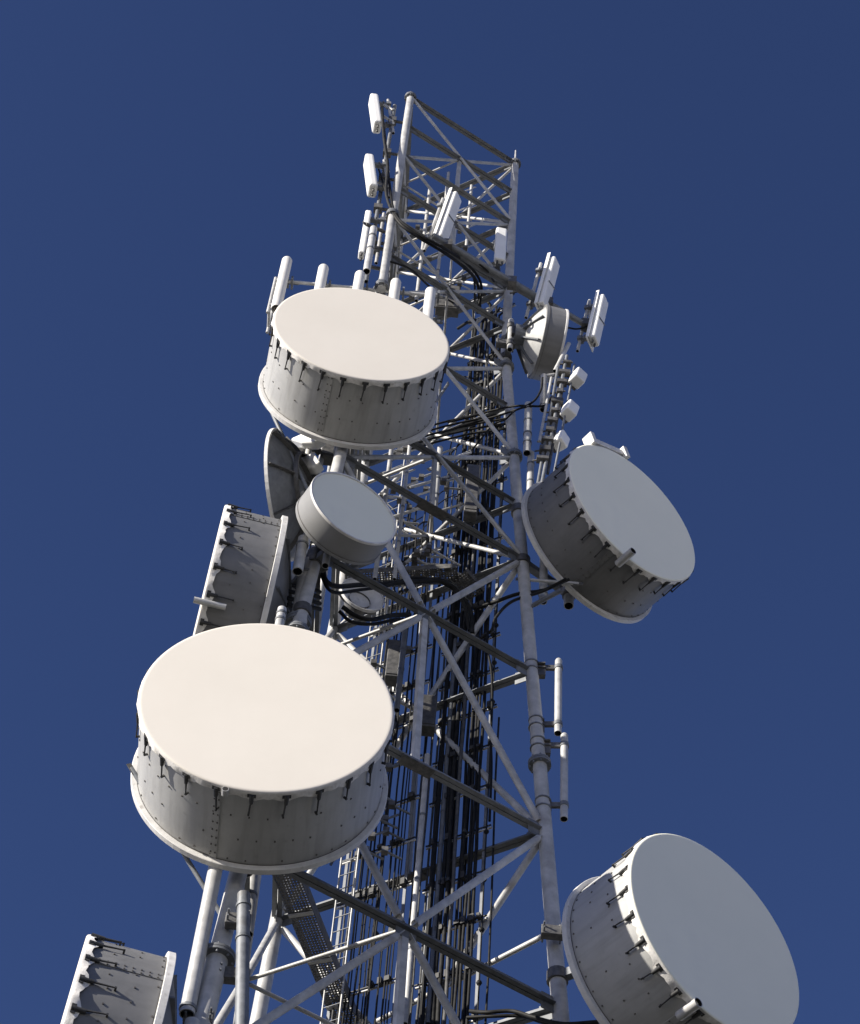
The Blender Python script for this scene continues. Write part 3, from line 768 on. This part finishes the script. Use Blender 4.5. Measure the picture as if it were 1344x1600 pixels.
# ------------------------------------------------------------------ loose jumper cables
def cable(pts, r, label, mat=BLACK, k=8):
    m = MB(); m.path(catmull([at(*p) for p in pts], k), r, n=8)
    ob = m.build('jumper_cable', mat); tag(ob, label, 'cable', 'loose jumper cables'); return ob
cable([(597, 168, 21.2), (600, 215, 21.1), (606, 260, 21.0), (604, 305, 20.9), (622, 345, 20.8), (650, 368, 20.9), (690, 392, 21.2), (722, 415, 21.8), (745, 440, 22.4), (750, 480, 23)], .035, 'thick black cable drooping from the top left panel across the lattice')
cable([(600, 200, 21.2), (604, 240, 21.1), (609, 290, 21), (618, 335, 20.8), (648, 362, 20.85), (694, 388, 21.1), (730, 412, 21.9), (752, 445, 22.5), (746, 490, 23)], .03, 'second black cable running beside the thick drooping one')
cable([(592, 265, 21.2), (603, 300, 21.1), (612, 330, 20.9), (640, 360, 20.85), (700, 398, 21.4), (738, 430, 22.2), (742, 470, 23)], .022, 'thin black cable drooping from the second left panel')
cable([(608, 408, 21), (640, 420, 21.2), (668, 445, 21.8), (690, 462, 22.4), (720, 480, 23)], .022, 'thin black cable under the top lattice beam by the tubes')
cable([(700, 388, 21.4), (730, 400, 21.6), (760, 422, 21.8), (772, 440, 22.3)], .022, 'black cable hanging under the strapped middle panel')
cable([(797, 458, 22.6), (815, 456, 22.5), (832, 464, 22.5), (845, 478, 22.5)], .02, 'short black cable drooping along the boom right of the leg')
cable([(888, 512, 22.8), (900, 514, 22.9), (912, 512, 22.9), (922, 508, 22.9)], .02, 'short black cable looping at the end of the boom')
cable([(700, 660, 23), (740, 650, 23), (775, 640, 22.8), (810, 634, 22.5), (850, 634, 22.4), (862, 620, 22.4)], .022, 'black cable sagging across from the lattice to the right frame')
cable([(690, 676, 23), (740, 660, 23), (790, 646, 22.7), (830, 630, 22.4), (845, 610, 22.4), (848, 590, 22.4)], .022, 'black cable rising to the pipe under the conical dish')
cable([(740, 700, 23), (770, 665, 22.9), (790, 655, 22.7), (808, 640, 22.5), (835, 634, 22.4)], .018, 'thin black cable crossing behind the right leg')
cable([(757, 548, 23), (762, 575, 22.9), (763, 610, 22.9), (762, 640, 23)], .018, 'thin cable hanging left of the right leg in open sky')
for k in range(5):
    y = 646+k*7
    cable([(640, y+28, 23.2), (700, y+12, 23.2), (745, y+2, 23.1), (790, y-8+k, 22.9)], .022, ('topmost', 'second', 'third', 'fourth', 'lowest')[k] + ' of five thick black cables fanning left from the right leg')
cable([(748, 1000, 23.2), (768, 985, 23), (775, 965, 22.9), (800, 940, 22.8), (845, 925, 22.7), (890, 905, 22.5)], .028, 'black cable curving from the rack to the upper right dish')
cable([(745, 950, 23.3), (775, 940, 23), (810, 928, 22.8), (850, 922, 22.7), (885, 905, 22.4)], .034, 'thicker black cable running level to the upper right dish')
cable([(762, 985, 23), (761, 1010, 23), (768, 1050, 23), (769, 1100, 23), (767, 1150, 23), (768, 1200, 23), (765, 1283, 23)], .022, 'wavy black cable hanging in open sky right of the rack')
cable([(505, 880, 21.2), (508, 905, 21.2), (525, 916, 21.4), (560, 914, 22), (600, 912, 22.3), (660, 908, 22.6), (690, 908, 22.8), (715, 925, 23), (735, 955, 23.2), (738, 990, 23.3)], .045, 'very thick black cable looping across under the perforated platform')
cable([(500, 875, 21.3), (503, 900, 21.2), (520, 925, 21.3), (560, 922, 22), (605, 915, 22.3), (650, 903, 22.6), (700, 915, 22.9), (725, 945, 23.1), (733, 985, 23.3)], .03, 'thick black cable doubling the looping one under the platform')
cable([(535, 948, 21.8), (555, 962, 21.9), (580, 968, 22), (610, 962, 22.3), (640, 960, 22.8)], .04, 'thick black cable loop below the little open dish')
cable([(530, 955, 21.8), (550, 972, 21.9), (585, 975, 22.1), (620, 968, 22.5), (650, 972, 22.9)], .03, 'thin black cable loop just under the thick loop by the little dish')
for k in range(4):
    cable([(448, 912+k*11, 20.9), (462, 915+k*11, 21), (476, 914+k*11, 21.1), (500, 925+k*9, 21.5)], .035, ('upper', 'second', 'third', 'bottom')[k] + ' of four black cables between the edge on dish and the left leg')
cable([(735, 1580, 23.2), (760, 1582, 23), (800, 1580, 22.9), (835, 1590, 22.7), (880, 1600, 22.5), (935, 1597, 22.3)], .03, 'black cable swinging out at the bottom right to the dish', k=8)
cable([(730, 1590, 23.2), (770, 1588, 23), (815, 1588, 22.9), (850, 1598, 22.7), (900, 1606, 22.5), (960, 1600, 22.3)], .026, 'second black cable swinging out at the bottom right to the dish', k=8)

# ------------------------------------------------------------------ inner clutter: second conduit poles and brackets in the upper body
def clutter_pole(px, y0, y1, Y, r, label, mat=GALV):
    return VP(px, y0, y1, Y, r, label, mat=mat, name='conduit', cat='pipe', hollow=True, rings=(.25, .5, .75))
clutter_pole(613, 690, 905, 22.6, .04, 'pale conduit pole inside the tower, left one above the perforated platform')
clutter_pole(641, 690, 905, 22.8, .035, 'pale conduit pole inside the tower, middle one above the perforated platform')
clutter_pole(688, 700, 800, 22.9, .055, 'bright wide conduit pole inside the tower right of the others')
clutter_pole(672, 195+100, 470, 22.2, .04, 'pale upright pole inside the tower top, the left one')
clutter_pole(701, 270, 480, 22.4, .035, 'pale upright pole inside the tower top, the right one')
clutter_pole(737, 290, 420, 22.9, .035, 'thin upright pole inside the tower top near its right leg')
clutter_pole(712, 1000, 1600, 23.6, .04, 'long grey conduit standing among the thick black cables', GALD)
clutter_pole(668, 1180, 1600, 23.4, .045, 'long grey conduit standing left of the thick black cables', GALV)
clutter_pole(633, 985, 1110, 23.2, .05, 'grey conduit stub below the small dish loops', GALD)
lab6 = iter(['short pale crossbar by the conduit poles, topmost', 'short pale crossbar by the conduit poles, second', 'short pale crossbar by the conduit poles, third', 'short pale crossbar by the conduit poles, fourth', 'short pale crossbar by the conduit poles, fifth', 'short pale crossbar by the conduit poles, lowest'])
for (x0, y0, x1, y1, Y) in ((598, 740, 672, 716, 22.8), (640, 762, 700, 745, 23), (608, 810, 662, 792, 22.8), (600, 835, 665, 838, 22.9), (633, 880, 672, 850, 23), (672, 733, 735, 705, 23.1)):
    strut(at(x0, y0, Y), at(x1, y1, Y+.3), .03, next(lab6), name='crossbar', cat='bar')
def crossbars(cells, Y0, Y1, r=.022, mat=GALV):
    for (x0, y0, x1, y1) in cells:
        Y = random.uniform(Y0, Y1)
        th = thing('crossbar', at(x0, y0, Y), 'short crossbar bolted among the poles inside the lattice', 'bar', 'small crossbars inside the lattice')
        m = MB(); m.tube(at(x0, y0, Y), at(x1, y1, Y+.2), r, n=8); m.build('tube', mat, th)
        m = MB(); c = at(x0, y0, Y); m.obox(c, V((.05, 0, 0)), V((0, .05, 0)), V((0, 0, .05))); m.build('end_clamp', CLAMP, th)
cells = []
for k in range(34):
    x = random.uniform(585, 700); y = random.uniform(700, 900); L = random.uniform(18, 55)
    sl = random.choice((-.36, -.36, -.3, .55, .08)); cells.append((x, y, x+L, y+L*sl))
crossbars(cells, 22.6, 24.0)
cells = []
for k in range(16):
    x = random.uniform(640, 745); y = random.uniform(300, 470); L = random.uniform(15, 40)
    cells.append((x, y, x+L, y+L*random.choice((-.4, -.4, .5))))
crossbars(cells, 22.3, 23.6, .018)
cells = []
for k in range(14):
    x = random.uniform(560, 650); y = random.uniform(985, 1330); L = random.uniform(15, 40)
    cells.append((x, y, x+L, y+L*random.choice((-.36, -.33, .5))))
crossbars(cells, 22.8, 24.0, .02, GALD)
# junction boxes
for k, (x, y, Y, w, h) in enumerate(((668, 1118, 23.3, .14, .4), (700, 470, 22.9, .25, .5), (615, 1036, 23.4, .12, .5), (520, 706, 21.9, .2, .3), (737, 770, 23.0, .12, .8))):
    c = at(x, y, Y)
    th = thing('junction_box', c, ('dark junction box against the lower lattice joint', 'large dark junction box in the middle of the upper lattice', 'tall dark box left of the main cables', 'dark box under the upper cream dish', 'tall slim dark box right of the cables by the upper right dish')[k], 'box')
    m = MB(); m.box(c - V((w, .12, h)), c + V((w, .12, h))); m.build('housing', CLAMP, th, bevel=.015)
    m = MB(); m.box(c + V((-w*.9, -.135, -h*.9)), c + V((w*.9, -.121, h*.9))); m.build('lid', CLAMP, th)

# ------------------------------------------------------------------ ground
m = MB(); G = 6000
m.add([(-G, -G, 0), (G, -G, 0), (G, G, 0), (-G, G, 0)], [[0, 1, 2, 3]])
tag(m.build('ground', PALE), kind='structure')  # unseen ground, made very pale to bounce light onto the dish faces
m = MB(); NR = 85.0
m.add([(TC.x + NR*math.cos(k*math.pi/32), TC.y + NR*math.sin(k*math.pi/32), .004) for k in range(64)], [list(range(64))])
tag(m.build('dark_ground_disc', GROUND), kind='structure')  # unseen dark disc added to keep bounce light off the undersides
m = MB(); m.box((TC.x-3.6, TC.y-3.6, -.3), (TC.x+4.2, TC.y+4.2, .12))
tag(m.build('concrete_pad', GALD), 'square concrete base slab the tower stands on', 'foundation')

# ------------------------------------------------------------------ light
SUN_AZ = 63.0   # degrees to the left of the direction from the tower back to the camera
SUN_EL = 24.0
a = R(SUN_AZ); e = R(SUN_EL)
sdir = V((-math.sin(a)*math.cos(e), -math.cos(a)*math.cos(e), math.sin(e)))
sl = bpy.data.lights.new('sun', 'SUN'); sl.energy = 5.0; sl.angle = R(.5); sl.color = (1, .935, .83)
so = bpy.data.objects.new('sun', sl); COL.objects.link(so); so.rotation_euler = sdir.to_track_quat('Z', 'Y').to_euler(); so.location = sdir*100
w = bpy.data.worlds.new('World'); SC.world = w; w.use_nodes = True
nt = w.node_tree; bg = nt.nodes['Background']
sky = nt.nodes.new('ShaderNodeTexSky'); sky.sky_type = 'NISHITA'; sky.sun_disc = False
sky.sun_elevation = e
# compass angle of the sun measured from +Y towards +X
sky.sun_rotation = math.atan2(sdir.x, sdir.y)
sky.altitude = 2500; sky.air_density = 1.0; sky.dust_density = 2.2; sky.ozone_density = 7.0
wb = nt.nodes.new('ShaderNodeVectorMath'); wb.operation = 'MULTIPLY'; wb.inputs[1].default_value = (1.17, .97, 1.10)   # camera white balance of the sky
nt.links.new(sky.outputs['Color'], wb.inputs[0]); nt.links.new(wb.outputs['Vector'], bg.inputs['Color']); bg.inputs['Strength'].default_value = .056
SC.view_settings.view_transform = 'Standard'; SC.view_settings.look = 'None'
SC.view_settings.exposure = 0.82; SC.view_settings.gamma = 1
SC.render.engine = 'CYCLES'
